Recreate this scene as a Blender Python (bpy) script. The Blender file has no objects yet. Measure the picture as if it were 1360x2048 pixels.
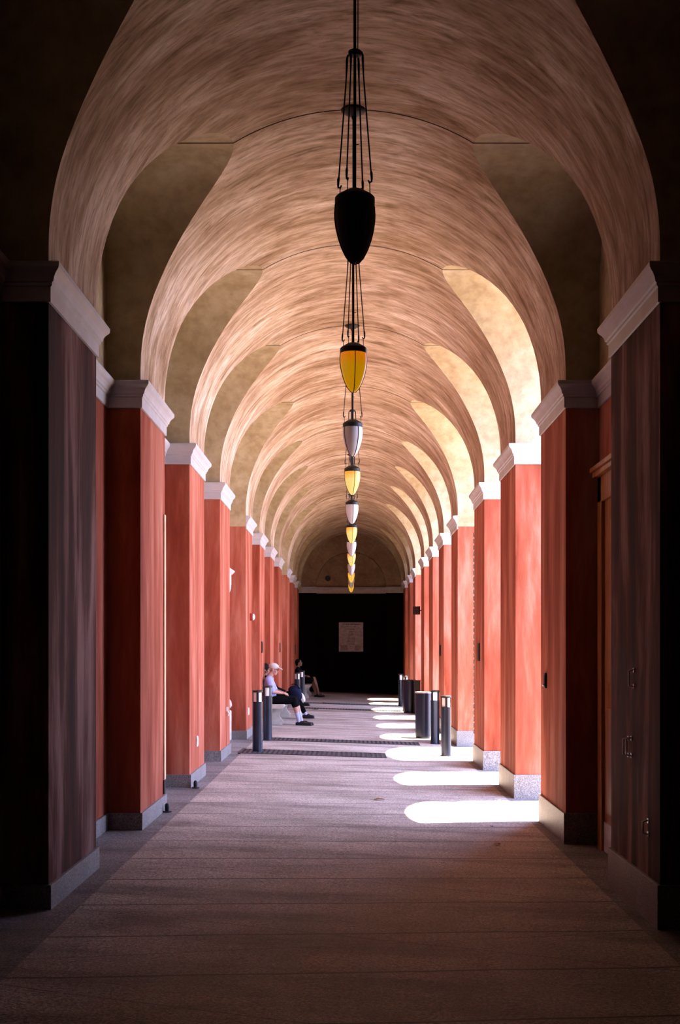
import bpy, bmesh, math, random
from mathutils import Vector, Matrix
random.seed(7)
PI = math.pi
sc = bpy.context.scene
COL = sc.collection

# ------------------------------------------------------------------ camera, sky, sun, exposure
U = 1.85                 # half width of the walk, metres
F = 2450.0               # focal length in pixels of the 1360x2048 frame
K = F * U                # metres of depth per 1/px
EYE = 0.893 * U
cd = bpy.data.cameras.new('camera'); cam = bpy.data.objects.new('camera', cd); COL.objects.link(cam)
cam.location = (0, 0, EYE); cam.rotation_euler = (PI/2, 0, 0)
cd.sensor_fit = 'VERTICAL'; cd.sensor_height = 36; cd.sensor_width = 24
cd.lens = 36*F/2048; cd.shift_x = -(701-680)/2048; cd.shift_y = (1298-1024)/2048
cd.clip_start = 0.05; cd.clip_end = 500
sc.camera = cam
SKY = 8.5; SUN = 34.0; SUNCOL = (1.0, 0.86, 0.68)
sc.view_settings.view_transform = 'Standard'; sc.view_settings.look = 'None'
sc.view_settings.exposure = 0.76; sc.view_settings.gamma = 1.0; sc.view_settings.use_curve_mapping = False
w = bpy.data.worlds.new('sky'); sc.world = w; w.use_nodes = True
bg = w.node_tree.nodes['Background']; bg.inputs[0].default_value = (0.50, 0.60, 1.0, 1); bg.inputs[1].default_value = SKY
sd = bpy.data.lights.new('sun', 'SUN'); sun = bpy.data.objects.new('sun', sd); COL.objects.link(sun)
sd.energy = SUN; sd.angle = math.radians(0.5); sd.color = SUNCOL
SUNDIR = Vector((-1.0, -0.36, -2.88)).normalized()
sun.rotation_euler = SUNDIR.to_track_quat('-Z', 'Y').to_euler(); sun.location = (12, 20, 20)
sc.cycles.max_bounces = 10; sc.cycles.diffuse_bounces = 2
sc.cycles.sample_clamp_indirect = 6

# ------------------------------------------------------------------ materials
def new_mat(name):
    m = bpy.data.materials.new(name); m.use_nodes = True
    return m, m.node_tree, m.node_tree.nodes['Principled BSDF']
def mat(name, col, rough=0.6, metal=0.0, var=0.12, scale=8.0, bump=0.0, emit=None, estr=0.0):
    m, nt, b = new_mat(name)
    b.inputs['Roughness'].default_value = rough; b.inputs['Metallic'].default_value = metal
    tc = nt.nodes.new('ShaderNodeTexCoord'); n = nt.nodes.new('ShaderNodeTexNoise')
    n.inputs['Scale'].default_value = scale; n.inputs['Detail'].default_value = 4
    nt.links.new(tc.outputs['Object'], n.inputs['Vector'])
    r = nt.nodes.new('ShaderNodeValToRGB'); nt.links.new(n.outputs['Fac'], r.inputs['Fac'])
    r.color_ramp.elements[0].position = 0.3; r.color_ramp.elements[1].position = 0.7
    r.color_ramp.elements[0].color = (*[c*(1-var) for c in col], 1)
    r.color_ramp.elements[1].color = (*[min(1, c*(1+var)) for c in col], 1)
    nt.links.new(r.outputs['Color'], b.inputs['Base Color'])
    if bump:
        bp = nt.nodes.new('ShaderNodeBump'); bp.inputs['Strength'].default_value = bump
        bp.inputs['Distance'].default_value = 0.01
        nt.links.new(n.outputs['Fac'], bp.inputs['Height']); nt.links.new(bp.outputs['Normal'], b.inputs['Normal'])
    if emit:
        b.inputs['Emission Color'].default_value = (*emit, 1); b.inputs['Emission Strength'].default_value = estr
    return m
def noise(nt, vec, scale, detail=5, rough=0.6, dist=0.0):
    n = nt.nodes.new('ShaderNodeTexNoise'); n.inputs['Scale'].default_value = scale
    n.inputs['Detail'].default_value = detail; n.inputs['Roughness'].default_value = rough
    n.inputs['Distortion'].default_value = dist
    nt.links.new(vec, n.inputs['Vector']); return n.outputs['Fac']
def mapping(nt, vec, scale):
    m = nt.nodes.new('ShaderNodeMapping'); m.inputs['Scale'].default_value = scale
    nt.links.new(vec, m.inputs['Vector']); return m.outputs['Vector']
def ramp(nt, fac, stops):
    r = nt.nodes.new('ShaderNodeValToRGB'); cr = r.color_ramp
    while len(cr.elements) < len(stops): cr.elements.new(0.5)
    for e, (p, c) in zip(cr.elements, stops):
        e.position = p; e.color = (*c, 1) if len(c) == 3 else c
    nt.links.new(fac, r.inputs['Fac']); return r.outputs['Color']
def mix(nt, fac, a, b, mode='MIX'):
    m = nt.nodes.new('ShaderNodeMix'); m.data_type = 'RGBA'; m.blend_type = mode
    if isinstance(fac, (int, float)): m.inputs[0].default_value = fac
    else: nt.links.new(fac, m.inputs[0])
    for i, v in ((6, a), (7, b)):
        if isinstance(v, tuple): m.inputs[i].default_value = (*v, 1)
        else: nt.links.new(v, m.inputs[i])
    return m.outputs[2]
def math_n(nt, op, a, b=None, c=None):
    m = nt.nodes.new('ShaderNodeMath'); m.operation = op
    for i, v in enumerate((a, b, c)):
        if v is None: continue
        if isinstance(v, (int, float)): m.inputs[i].default_value = v
        else: nt.links.new(v, m.inputs[i])
    return m.outputs[0]
def add_bump(nt, b, h, strength, dist=0.01):
    bp = nt.nodes.new('ShaderNodeBump'); bp.inputs['Strength'].default_value = strength
    bp.inputs['Distance'].default_value = dist
    nt.links.new(h, bp.inputs['Height']); nt.links.new(bp.outputs['Normal'], b.inputs['Normal'])

def vault_mat():
    m, nt, b = new_mat('vault_plaster')
    uv = nt.nodes.new('ShaderNodeUVMap'); uv.uv_map = 'arc'
    st = noise(nt, mapping(nt, uv.outputs['UV'], (1.15, 4.2, 1)), 1.0, 8, 0.66, 1.1)
    fine = noise(nt, mapping(nt, uv.outputs['UV'], (4.5, 22, 1)), 1.0, 6, 0.7, 0.4)
    blot = noise(nt, mapping(nt, uv.outputs['UV'], (0.7, 0.9, 1)), 1.0, 5, 0.6)
    c1 = ramp(nt, st, [(0.30, (0.27, 0.165, 0.090)), (0.42, (0.55, 0.37, 0.235)), (0.55, (0.76, 0.56, 0.42)), (0.68, (0.96, 0.80, 0.68))])
    c2 = ramp(nt, blot, [(0.36, (0.66, 0.58, 0.50)), (0.58, (1, 1, 1))])
    c3 = ramp(nt, fine, [(0.36, (0.50, 0.44, 0.38)), (0.54, (1, 1, 1))])
    c = mix(nt, 1.0, c1, c2, 'MULTIPLY'); c = mix(nt, 0.8, c, c3, 'MULTIPLY')
    nt.links.new(c, b.inputs['Base Color']); b.inputs['Roughness'].default_value = 0.75; b.inputs['Specular IOR Level'].default_value = 0.15
    add_bump(nt, b, st, 0.25, 0.02)
    return m
def stucco(name, lo, mid, hi, vert=True, rough=0.8, spec=0.12):
    m, nt, b = new_mat(name)
    g = nt.nodes.new('ShaderNodeNewGeometry')
    v = mapping(nt, g.outputs['Position'], (2.6, 2.6, 0.38) if vert else (2, 2, 2))
    n1 = noise(nt, v, 1.0, 7, 0.62, 0.4)
    n2 = noise(nt, mapping(nt, g.outputs['Position'], (9, 9, 1.6) if vert else (9, 9, 9)), 1.0, 5, 0.6)
    n3 = noise(nt, g.outputs['Position'], 60, 3)
    c = ramp(nt, n1, [(0.30 if name[0] != 'w' else .38, lo), (0.5, mid), (0.72 if name[0] != 'w' else .64, hi)])
    c = mix(nt, 0.7, c, ramp(nt, n2, [(0.32, (0.72, 0.66, 0.64)), (0.6, (1, 1, 1))]), 'MULTIPLY')
    nt.links.new(c, b.inputs['Base Color']); b.inputs['Roughness'].default_value = rough
    b.inputs['Specular IOR Level'].default_value = spec
    add_bump(nt, b, n3, 0.15, 0.004)
    return m
def granite_mat():
    m, nt, b = new_mat('granite')
    g = nt.nodes.new('ShaderNodeNewGeometry')
    n = noise(nt, g.outputs['Position'], 90, 3, 0.8); n2 = noise(nt, g.outputs['Position'], 3, 4)
    c = ramp(nt, n, [(0.36, (0.09, 0.08, 0.075)), (0.5, (0.24, 0.22, 0.21)), (0.62, (0.40, 0.37, 0.36))])
    c = mix(nt, 0.6, c, ramp(nt, n2, [(0.35, (0.65, 0.63, 0.62)), (0.6, (1, 1, 1))]), 'MULTIPLY')
    nt.links.new(c, b.inputs['Base Color']); b.inputs['Roughness'].default_value = 0.5
    return m
def floor_mat(name, tint, joints):
    m, nt, b = new_mat(name)
    g = nt.nodes.new('ShaderNodeNewGeometry'); P = g.outputs['Position']
    sep = nt.nodes.new('ShaderNodeSeparateXYZ'); nt.links.new(P, sep.inputs[0])
    X, Y = sep.outputs[0], sep.outputs[1]
    grain = noise(nt, mapping(nt, P, (34, 52, 1)), 1.0, 4, 0.8)
    speck = noise(nt, mapping(nt, P, (70, 110, 70)), 1.0, 3, 0.8)
    band = noise(nt, mapping(nt, P, (0.5, 2.4, 1)), 1.0, 6, 0.62, 0.5)
    blot = noise(nt, mapping(nt, P, (1.2, 1.2, 1)), 1.0, 5, 0.6)
    c = ramp(nt, band, [(0.32, tuple(t*0.5 for t in tint)), (0.5, tint), (0.68, tuple(min(1, t*1.22) for t in tint))])
    c = mix(nt, 0.9, c, ramp(nt, grain, [(0.38, (0.50, 0.46, 0.44)), (0.56, (1, 1, 1))]), 'MULTIPLY')
    c = mix(nt, 0.9, c, ramp(nt, speck, [(0.43, (0.22, 0.19, 0.18)), (0.57, (1, 1, 1))]), 'MULTIPLY')
    c = mix(nt, 0.7, c, ramp(nt, blot, [(0.36, (0.62, 0.60, 0.58)), (0.58, (1, 1, 1))]), 'MULTIPLY')
    if joints:
        wob = math_n(nt, 'MULTIPLY', noise(nt, mapping(nt, P, (1.5, 0.2, 1)), 1.0, 2), 0.05)
        def lines(slope, period, phase, width):
            t = math_n(nt, 'ADD', Y, math_n(nt, 'MULTIPLY', X, slope)); t = math_n(nt, 'ADD', t, wob)
            t = math_n(nt, 'SUBTRACT', t, phase); t = math_n(nt, 'DIVIDE', t, period)
            t = math_n(nt, 'SUBTRACT', t, math_n(nt, 'ROUND', t)); t = math_n(nt, 'ABSOLUTE', t)
            t = math_n(nt, 'MULTIPLY', t, period)
            return math_n(nt, 'LESS_THAN', t, width)
        L = lines(-0.19, 0.852, 7.968, 0.012)
        L2 = math_n(nt, 'MAXIMUM', lines(0.30, 1.704, 10.45, 0.007), lines(-0.32, 2.556, 9.4, 0.006))
        c = mix(nt, math_n(nt, 'MULTIPLY', L, 0.85), c, (0.05, 0.035, 0.03))
        c = mix(nt, math_n(nt, 'MULTIPLY', L2, 0.6), c, (0.06, 0.045, 0.04))
    nt.links.new(c, b.inputs['Base Color']); b.inputs['Roughness'].default_value = 0.62
    b.inputs['Specular IOR Level'].default_value = 0.25
    add_bump(nt, b, math_n(nt, 'ADD', grain, speck), 0.5, 0.006)
    return m
def wood_mat():
    m, nt, b = new_mat('door_wood')
    g = nt.nodes.new('ShaderNodeNewGeometry')
    n = noise(nt, mapping(nt, g.outputs['Position'], (14, 14, 0.7)), 1.0, 5, 0.6, 1.2)
    c = ramp(nt, n, [(0.3, (0.22, 0.075, 0.02)), (0.55, (0.5, 0.19, 0.05)), (0.75, (0.66, 0.30, 0.10))])
    nt.links.new(c, b.inputs['Base Color']); b.inputs['Roughness'].default_value = 0.35
    return m
def shade_mat(name, top, body, s):
    m, nt, b = new_mat(name)
    tc = nt.nodes.new('ShaderNodeTexCoord'); sp = nt.nodes.new('ShaderNodeSeparateXYZ')
    nt.links.new(tc.outputs['Object'], sp.inputs[0])
    f = math_n(nt, 'ADD', math_n(nt, 'MULTIPLY', sp.outputs[2], 2.9),
               math_n(nt, 'MULTIPLY', noise(nt, tc.outputs['Object'], 7, 2), 0.25))
    c = ramp(nt, f, [(0.0, body), (0.70, body), (0.98, top)])
    b.inputs['Base Color'].default_value = (0.55, 0.33, 0.08, 1); b.inputs['Roughness'].default_value = 0.3
    nt.links.new(c, b.inputs['Emission Color']); b.inputs['Emission Strength'].default_value = s
    return m

M = dict(
    vault=vault_mat(),
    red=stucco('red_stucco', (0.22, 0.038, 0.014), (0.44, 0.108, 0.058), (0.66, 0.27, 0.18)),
    weathered_shaded=stucco('weathered_stucco', (0.022, 0.007, 0.005), (0.12, 0.032, 0.022), (0.46, 0.25, 0.22)),  # worn streaks, plus foreground shade put into a darker base colour
    darkwall=stucco('dark_brown_stucco', (0.004, 0.0025, 0.002), (0.006, 0.004, 0.003), (0.009, 0.005, 0.004), rough=0.9, spec=0.05),  # near-black colour of the added unseen walls that block light
    tymp=stucco('brown_plaster', (0.26, 0.15, 0.09), (0.36, 0.23, 0.14), (0.46, 0.31, 0.20), vert=False),
    cream=stucco('cream_stucco', (0.44, 0.315, 0.165), (0.55, 0.42, 0.25), (0.66, 0.54, 0.37), vert=False),
    cornice=mat('painted_cornice', (0.58, 0.53, 0.53), 0.5, var=0.08, scale=5),
    backcorn=mat('end_cornice_paint', (0.50, 0.42, 0.40), 0.6),
    granite=granite_mat(),
    slab=floor_mat('walk_concrete', (0.84, 0.72, 0.64), True),
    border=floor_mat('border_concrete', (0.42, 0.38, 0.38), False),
    wood=wood_mat(),
    joint=mat('vault_joint', (0.10, 0.055, 0.03), 0.9),
    iron=mat('black_iron', (0.012, 0.011, 0.011), 0.5, 0.3),
    steel=mat('brushed_steel', (0.80, 0.78, 0.80), 0.35, 0.3),
    polegrey=mat('bollard_grey', (0.035, 0.042, 0.065), 0.28, 0.75, scale=3),
    poleblack=mat('bollard_black', (0.015, 0.016, 0.02), 0.35, 0.2),
    pane=mat('bollard_pane', (0.95, 0.92, 0.90), 0.3),
    bin=mat('bin_navy', (0.012, 0.016, 0.035), 0.28, 0.3),
    binrim=mat('bin_rim', (0.7, 0.68, 0.68), 0.3, 0.6),
    grate=mat('grate_iron', (0.05, 0.05, 0.065), 0.5, 0.4),
    gratedark=mat('trench_dark', (0.01, 0.01, 0.012), 0.9),
    stone=mat('bench_stone', (0.48, 0.43, 0.37), 0.6, scale=14, bump=0.1),
    skin=mat('skin', (0.48, 0.24, 0.17), 0.5, var=0.06),
    skin2=mat('skin_tan', (0.30, 0.14, 0.095), 0.5, var=0.06),
    lav=mat('lavender_cloth', (0.33, 0.33, 0.58), 0.8, var=0.12, scale=9, bump=0.3),
    black=mat('black_cloth', (0.004, 0.004, 0.005), 0.85, var=0.2),
    navy=mat('navy_cloth', (0.005, 0.008, 0.030), 0.6, var=0.3),
    sock=mat('pale_sock', (0.42, 0.42, 0.62), 0.8),
    cap=mat('cap_cloth', (0.60, 0.55, 0.52), 0.8),
    shoe=mat('black_leather', (0.010, 0.010, 0.014), 0.3),
    hair=mat('black_hair', (0.008, 0.006, 0.005), 0.6),
    greyhair=mat('grey_hair', (0.35, 0.31, 0.28), 0.7),
    whiteglass=mat('white_glass', (0.62, 0.60, 0.64), 0.35, var=0.06),
    amber=shade_mat('amber_glass_lit', (0.80, 0.20, 0.0), (0.62, 0.27, 0.0), 0.42),
    yellow=shade_mat('yellow_glass_lit', (0.9, 0.34, 0.0), (0.95, 0.74, 0.24), 0.42),
    plastic=mat('white_plastic', (0.85, 0.82, 0.76), 0.4),
    redplastic=mat('red_plastic', (0.30, 0.02, 0.015), 0.4),
    rubber=mat('black_rubber', (0.01, 0.01, 0.012), 0.7),
    leaf=mat('dry_leaf', (0.42, 0.22, 0.09), 0.8, var=0.3, scale=30),
    plaque=mat('plaque_stone', (0.50, 0.42, 0.47), 0.7, var=0.25, scale=14),
    ink=mat('plaque_letters', (0.045, 0.012, 0.010), 0.7),
    dark=mat('dark_bronze', (0.02, 0.014, 0.012), 0.5, 0.3),
    guard=mat('corner_guard', (0.78, 0.52, 0.30), 0.45),
    ground=mat('outside_paving', (0.22, 0.185, 0.145), 0.8, scale=0.5),
    bouncecut=mat('bounce_cut_dark', (0.025, 0.022, 0.016), 0.95, scale=6),  # near-black colour of the added strip that holds down bounce light
    gold=shade_mat('gold_glass_lit', (0.85, 0.26, 0.0), (0.95, 0.50, 0.04), 0.5),
    roof=mat('roof_screed', (0.30, 0.22, 0.18), 0.9),
)

for k_, v_ in (('black', .04), ('navy', .1), ('hair', .08), ('shoe', .25), ('darkwall', .0), ('lav', .1), ('sock', .1), ('cap', .1)):
    M[k_].node_tree.nodes['Principled BSDF'].inputs['Specular IOR Level'].default_value = v_
# ------------------------------------------------------------------ mesh helpers
class MB:
    def __init__(s): s.bm = bmesh.new()
    def quad(s, pts):
        vs = [s.bm.verts.new(p) for p in pts]; return s.bm.faces.new(vs)
    def box(s, x0, x1, y0, y1, z0, z1, bev=0.0):
        r = bmesh.ops.create_cube(s.bm, size=1.0)
        for v in r['verts']:
            v.co = Vector(((x0+x1)/2+v.co.x*(x1-x0), (y0+y1)/2+v.co.y*(y1-y0), (z0+z1)/2+v.co.z*(z1-z0)))
        if bev:
            es = list({e for v in r['verts'] for e in v.link_edges})
            bmesh.ops.bevel(s.bm, geom=es, offset=bev, segments=2, affect='EDGES', profile=0.7)
        return s
    def lathe(s, prof, c=(0, 0, 0), n=28, cap=True, sx=1, sy=1):
        rings = []
        for r, z in prof:
            rings.append([s.bm.verts.new((c[0]+sx*r*math.cos(2*PI*i/n), c[1]+sy*r*math.sin(2*PI*i/n), c[2]+z)) for i in range(n)])
        for a, b in zip(rings, rings[1:]):
            for i in range(n):
                s.bm.faces.new((a[i], a[(i+1) % n], b[(i+1) % n], b[i]))
        if cap:
            s.bm.faces.new(list(reversed(rings[0]))); s.bm.faces.new(rings[-1])
        return s
    def tube(s, pts, rad, n=10, caps=True):
        pts = [Vector(p) for p in pts]
        rads = rad if isinstance(rad, (list, tuple)) else [rad]*len(pts)
        rings = []; ref = None
        for i, p in enumerate(pts):
            d = (pts[min(i+1, len(pts)-1)] - pts[max(i-1, 0)]).normalized()
            if ref is None: ref = Vector((0, 0, 1)) if abs(d.z) < 0.9 else Vector((1, 0, 0))
            a = d.cross(ref).normalized(); b = d.cross(a).normalized(); ref = -b if False else a.cross(d).normalized()
            rings.append([s.bm.verts.new(p+(a*math.cos(2*PI*k/n)+b*math.sin(2*PI*k/n))*rads[i]) for k in range(n)])
        for a, b in zip(rings, rings[1:]):
            for k in range(n): s.bm.faces.new((a[k], a[(k+1) % n], b[(k+1) % n], b[k]))
        if caps:
            s.bm.faces.new(list(reversed(rings[0]))); s.bm.faces.new(rings[-1])
        return s
    def ell(s, c, r, rot=None, u=16, v=10):
        m = Matrix.Translation(c) @ (rot.to_4x4() if rot else Matrix.Identity(4)) @ Matrix.Diagonal((*r, 1))
        bmesh.ops.create_uvsphere(s.bm, u_segments=u, v_segments=v, radius=1.0, matrix=m); return s
    def prism(s, poly, axis, a, b):
        """poly of (p,q) extruded along axis ('x','y','z') from a to b"""
        def P(p, q, t):
            return {'x': (t, p, q), 'y': (p, t, q), 'z': (p, q, t)}[axis]
        A = [s.bm.verts.new(P(p, q, a)) for p, q in poly]; B = [s.bm.verts.new(P(p, q, b)) for p, q in poly]
        n = len(poly)
        for i in range(n): s.bm.faces.new((A[i], A[(i+1) % n], B[(i+1) % n], B[i]))
        s.bm.faces.new(list(reversed(A))); s.bm.faces.new(B); return s
    def build(s, name, m, parent=None, smooth=False, loc=None, fix=True, ang=None):
        if fix: bmesh.ops.recalc_face_normals(s.bm, faces=s.bm.faces)
        if loc is not None:
            bmesh.ops.translate(s.bm, verts=s.bm.verts, vec=-Vector(loc))
        me = bpy.data.meshes.new(name); s.bm.to_mesh(me); s.bm.free()
        me.materials.append(m)
        if smooth:
            me.polygons.foreach_set('use_smooth', [True]*len(me.polygons))
            if ang: me.set_sharp_from_angle(angle=math.radians(ang))
        o = bpy.data.objects.new(name, me); COL.objects.link(o)
        if loc is not None: o.location = loc
        if parent: o.parent = parent
        return o
def thing(name, label, cat, loc=(0, 0, 0), rz=0, group=None):
    o = bpy.data.objects.new(name, None); COL.objects.link(o); o.location = loc; o.rotation_euler = (0, 0, rz)
    o.empty_display_size = 0.1
    tag(o, label, cat, group); return o
def tag(o, label, cat, group=None):
    o['label'] = label; o['category'] = cat
    if group: o['group'] = group
    return o
def struct(o): o['kind'] = 'structure'; return o
def copy_tree(src, loc, label, group=None, mats=None):
    r = src.copy(); COL.objects.link(r); r.location = loc; r['label'] = label
    if group: r['group'] = group
    def rec(a, b):
        for ch in a.children:
            c = ch.copy(); COL.objects.link(c); c.parent = b
            if mats and ch.name.split('.')[0] in mats:
                c.data = c.data.copy(); c.data.materials[0] = mats[ch.name.split('.')[0]]
            rec(ch, c)
    rec(src, r); return r
def px(x, y, Z): return Vector(((x-701)*Z*U, Z*K, EYE-(y-1298)*Z*U))
def fz(x): return -0.033*x          # the walk falls slightly to the right

# ------------------------------------------------------------------ layout
PN = [.000931, .001656, .002381, .003106, .00383, .004775, .0055, .006225, .00695, .0079, .008625, .00935]
PL = .00031
END = .01020
CX, R, ZC = .0125, 1.0125, 1.332
REC, T = .16, .36
CR = 2.20
CT = 1.27
bays = []
for i in range(12):
    a = PN[i]+PL; b = PN[i+1] if i < 11 else .01006
    half = (b-a)/2; r = half*F
    bays.append(dict(a=a, b=b, c=(a+b)/2, half=half, r=r, s=CR-r))
OPEN_R = set(range(2, 11))
def Wd(s): return 1.0 if s < 0 else 1.025
def xo(s, i): return Wd(s)+(T if (s > 0 and i in OPEN_R) else REC+.01)
def PT(x, Z, h): return (x*U, Z*K, EYE+h*U)

# ------------------------------------------------------------------ ceiling: barrel vault with side lunettes
def make_ceiling():
    bm = bmesh.new(); uvl = bm.loops.layers.uv.new('arc')
    def face(ps, mi=0):
        vs = [bm.verts.new(PT(*p[:3])) for p in ps]; f = bm.faces.new(vs); f.smooth = True; f.material_index = mi
        for l, p in zip(f.loops, ps): l[uvl].uv = (p[3], p[1]*K)
    def prof(s, phi):      # point on the arc
        x = CX+s*R*math.cos(phi); h = ZC+R*math.sin(phi)
        return x, h, s*(PI/2-phi)*R*U
    def strip(s, Z0, Z1, ph0, ph1, full):
        N = 22
        if full:
            x = s*Wd(s); uu = s*(PI/2*R*U)
            face([(x, Z0, CT-.10, uu+s*.1), (x, Z1, CT-.10, uu+s*.1), (x, Z1, ZC, uu), (x, Z0, ZC, uu)])
        for k in range(N):
            pa = [prof(s, ph0+(PI/2-ph0)*t/N) for t in (k, k+1)]
            pb = [prof(s, ph1+(PI/2-ph1)*t/N) for t in (k, k+1)]
            face([(pa[0][0], Z0, pa[0][1], pa[0][2]), (pb[0][0], Z1, pb[0][1], pb[0][2]),
                  (pb[1][0], Z1, pb[1][1], pb[1][2]), (pa[1][0], Z0, pa[1][1], pa[1][2])])
    for s in (-1, 1):
        for i, z in enumerate(PN):
            strip(s, z, z+PL, 0, 0, True)
        strip(s, .01006, END+.0002, 0, 0, True)
        for i, bay in enumerate(bays):
            N = 28
            zs = [bay['c']-bay['half']*math.cos(PI*k/N) for k in range(N+1)]
            H = [bay['s']+bay['r']*math.sqrt(max(0, 1-((z-bay['c'])/bay['half'])**2)) for z in zs]
            ph = [math.asin(min(1, (h-ZC)/R)) for h in H]
            X = xo(s, i)
            for k in range(N):
                strip(s, zs[k], zs[k+1], ph[k], ph[k+1], False)
                xa, ha, ua = prof(s, ph[k]); xb, hb, ub = prof(s, ph[k+1])
                face([(xa, zs[k], ha, ua), (xb, zs[k+1], hb, ub), (s*X, zs[k+1], hb, ub+s*.7), (s*X, zs[k], ha, ua+s*.7)], 1)
            # jamb faces from the pier top to the springing of the side arch
            for zz in (bay['a'], bay['b']):
                pts = [(s*Wd(s), CT-.10), (s*Wd(s), ZC)]
                p1 = math.asin((bay['s']-ZC)/R)
                for k in range(1, 9):
                    x, h, _ = prof(s, p1*k/8); pts.append((x, h))
                pts += [(s*X, bay['s']), (s*X, CT-.10)]
                face([(x, zz, h, h*U) for x, h in pts], 1)
    bmesh.ops.remove_doubles(bm, verts=bm.verts, dist=0.0005)
    for e in bm.edges:
        if len(e.link_faces) == 2 and e.calc_face_angle(0) > 0.5: e.smooth = False
    me = bpy.data.meshes.new('ceiling'); bm.to_mesh(me); bm.free(); me.materials.append(M['vault']); me.materials.append(M['cream'])
    o = bpy.data.objects.new('ceiling', me); COL.objects.link(o); struct(o)
make_ceiling()
# hairline joints across the crown of each bay
for n, bay in enumerate(bays[:9]):
    ph = math.asin((CR-ZC)/R); pts = []
    pts.append((-xo(-1, n)+.01, bay['c'], CR-.001))
    for k in range(41):
        a = (PI-ph)+(2*ph-PI)*k/40
        pts.append((CX+R*math.cos(a)*.9995, bay['c'], ZC+R*math.sin(a)*.9995))
    pts.append((xo(1, n)-.01, bay['c'], CR-.001))
    struct(MB().tube([PT(*p) for p in pts], 0.0045, 6).build('trim_%d' % (n+1), M['joint']))

# ------------------------------------------------------------------ floor
def floorbox(name, x0, x1, Z0, Z1, m, drop=0.0):
    b = MB(); X0, X1 = x0*U, x1*U; Y0, Y1 = Z0*K, Z1*K
    ny = 40
    for (xa, xb) in ((X0, X1),):
        b.prism([(xa, fz(xa)-drop), (xb, fz(xb)-drop), (xb, fz(xb)-.25), (xa, fz(xa)-.25)], 'y', Y0, Y1)
    return b.build(name, m)
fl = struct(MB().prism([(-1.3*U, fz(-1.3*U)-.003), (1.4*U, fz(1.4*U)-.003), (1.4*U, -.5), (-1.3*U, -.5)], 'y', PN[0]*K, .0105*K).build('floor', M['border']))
fs = struct(MB().prism([(-.905*U, fz(-.905*U)+.004), (.962*U, fz(.962*U)+.004), (.962*U, -.4), (-.905*U, -.4)], 'y', PN[0]*K, (END-.0001)*K).build('floor_walk', M['slab']))
og = struct(MB().prism([(1.401*U, fz(1.4*U)-.02), (40, fz(1.4*U)-.02), (40, -.6), (1.401*U, -.6)], 'y', -30, 90).build('ground', M['ground']))

# ------------------------------------------------------------------ walls
struct(MB().box(-(1+REC)*U-.3, -(1+REC)*U, PN[0]*K, .0104*K, EYE+1.2*U, EYE+2.5*U).build('wall_left_upper', M['cream']))
b = MB(); b.box(-(1+REC)*U-.3, -(1+REC)*U, PN[0]*K, .0104*K, -.3, EYE+1.2*U)
struct(b.build('wall_left', M['red']))
XR = (1.025+REC)*U
b = MB()
b.box(XR, XR+.3, PN[0]*K, PN[2]*K-.005, -.4, EYE+1.2*U)
struct(b.build('wall_right', M['red']))
b = MB(); b.box(XR, XR+.3, (PN[11]+PL)*K+.005, .0104*K, -.4, EYE+1.2*U)
struct(b.build('wall_right', M['red']))
XO_ = (1.025+T)*U
struct(MB().prism([(XO_+.02, fz(XO_)+.01), (4.4, fz(1.4*U)+.01), (4.4, -.3), (XO_+.02, -.3)], 'y', .0077*K, .0108*K).build('ground_bounce_cut', M['bouncecut']))  # unseen dark strip added outside to cut light bouncing into the far bays
struct(MB().box(4.4, 12, .0077*K, .0108*K, -.3, 7.5).build('wall_sky_block', M['darkwall']))  # unseen wall added outside to block sky light from the far bays
b = MB()
b.box(XR, XR+.3, PN[0]*K, PN[2]*K-.005, EYE+1.2*U, EYE+2.5*U)
b.box(XR, XR+.3, (PN[11]+PL)*K+.005, .0104*K, EYE+1.2*U, EYE+2.5*U)
struct(b.build('wall_right_upper', M['cream']))
# upper facade above the open arches
bm = bmesh.new(); XO = (1.025+T)*U; ZT = EYE+2.5*U
def fq(ps): bm.faces.new([bm.verts.new(p) for p in ps])
for dx in (0.0, 0.3):
    pass
for i in sorted(OPEN_R):
    bay = bays[i]; N = 28
    zs = [bay['c']-bay['half']*math.cos(PI*k/N) for k in range(N+1)]
    H = [bay['s']+bay['r']*math.sqrt(max(0, 1-((z-bay['c'])/bay['half'])**2)) for z in zs]
    for k in range(N):
        fq([(XO, zs[k]*K, EYE+H[k]*U), (XO, zs[k+1]*K, EYE+H[k+1]*U), (XO, zs[k+1]*K, ZT), (XO, zs[k]*K, ZT)])
for i in range(2, 12):
    a, c = PN[i]*K, (PN[i]+PL)*K
    fq([(XO, a, EYE+1.1*U), (XO, c, EYE+1.1*U), (XO, c, ZT), (XO, a, ZT)])
fq([(XO, PN[2]*K, -.3), (XR+.3, PN[2]*K, -.3), (XR+.3, PN[2]*K, ZT), (XO, PN[2]*K, ZT)])
me = bpy.data.meshes.new('wall_outside'); bm.to_mesh(me); bm.free(); me.materials.append(M['cream'])
o = bpy.data.objects.new('wall_outside', me); COL.objects.link(o); struct(o)
struct(MB().box(-(1+REC)*U-.3, XO+.15, PN[0]*K, .0105*K, ZT, ZT+.2).build('roof', M['roof']))
bb = MB(); xa, xb, ya, yb = -2.2*U, 2.2*U, -.0012*K, PN[0]*K
bb.box(xa, xb, ya-.2, ya, -.4, ZT); bb.box(xa-.2, xa, ya, yb, -.4, ZT); bb.box(xb, xb+.2, ya, yb, -.4, ZT)
bb.box(xa, xb, ya, yb, ZT-.0, ZT+.2); bb.box(xa, xb, ya, yb, -.4, -.09)
bb.box(xa, -(1+REC)*U-.3, yb, yb+.1, -.4, ZT); bb.box(XR+.3, xb, yb, yb+.1, -.4, ZT)
struct(bb.build('wall_front_dark_box', M['darkwall']))  # unseen black enclosure behind the viewer, added to darken the foreground
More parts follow.
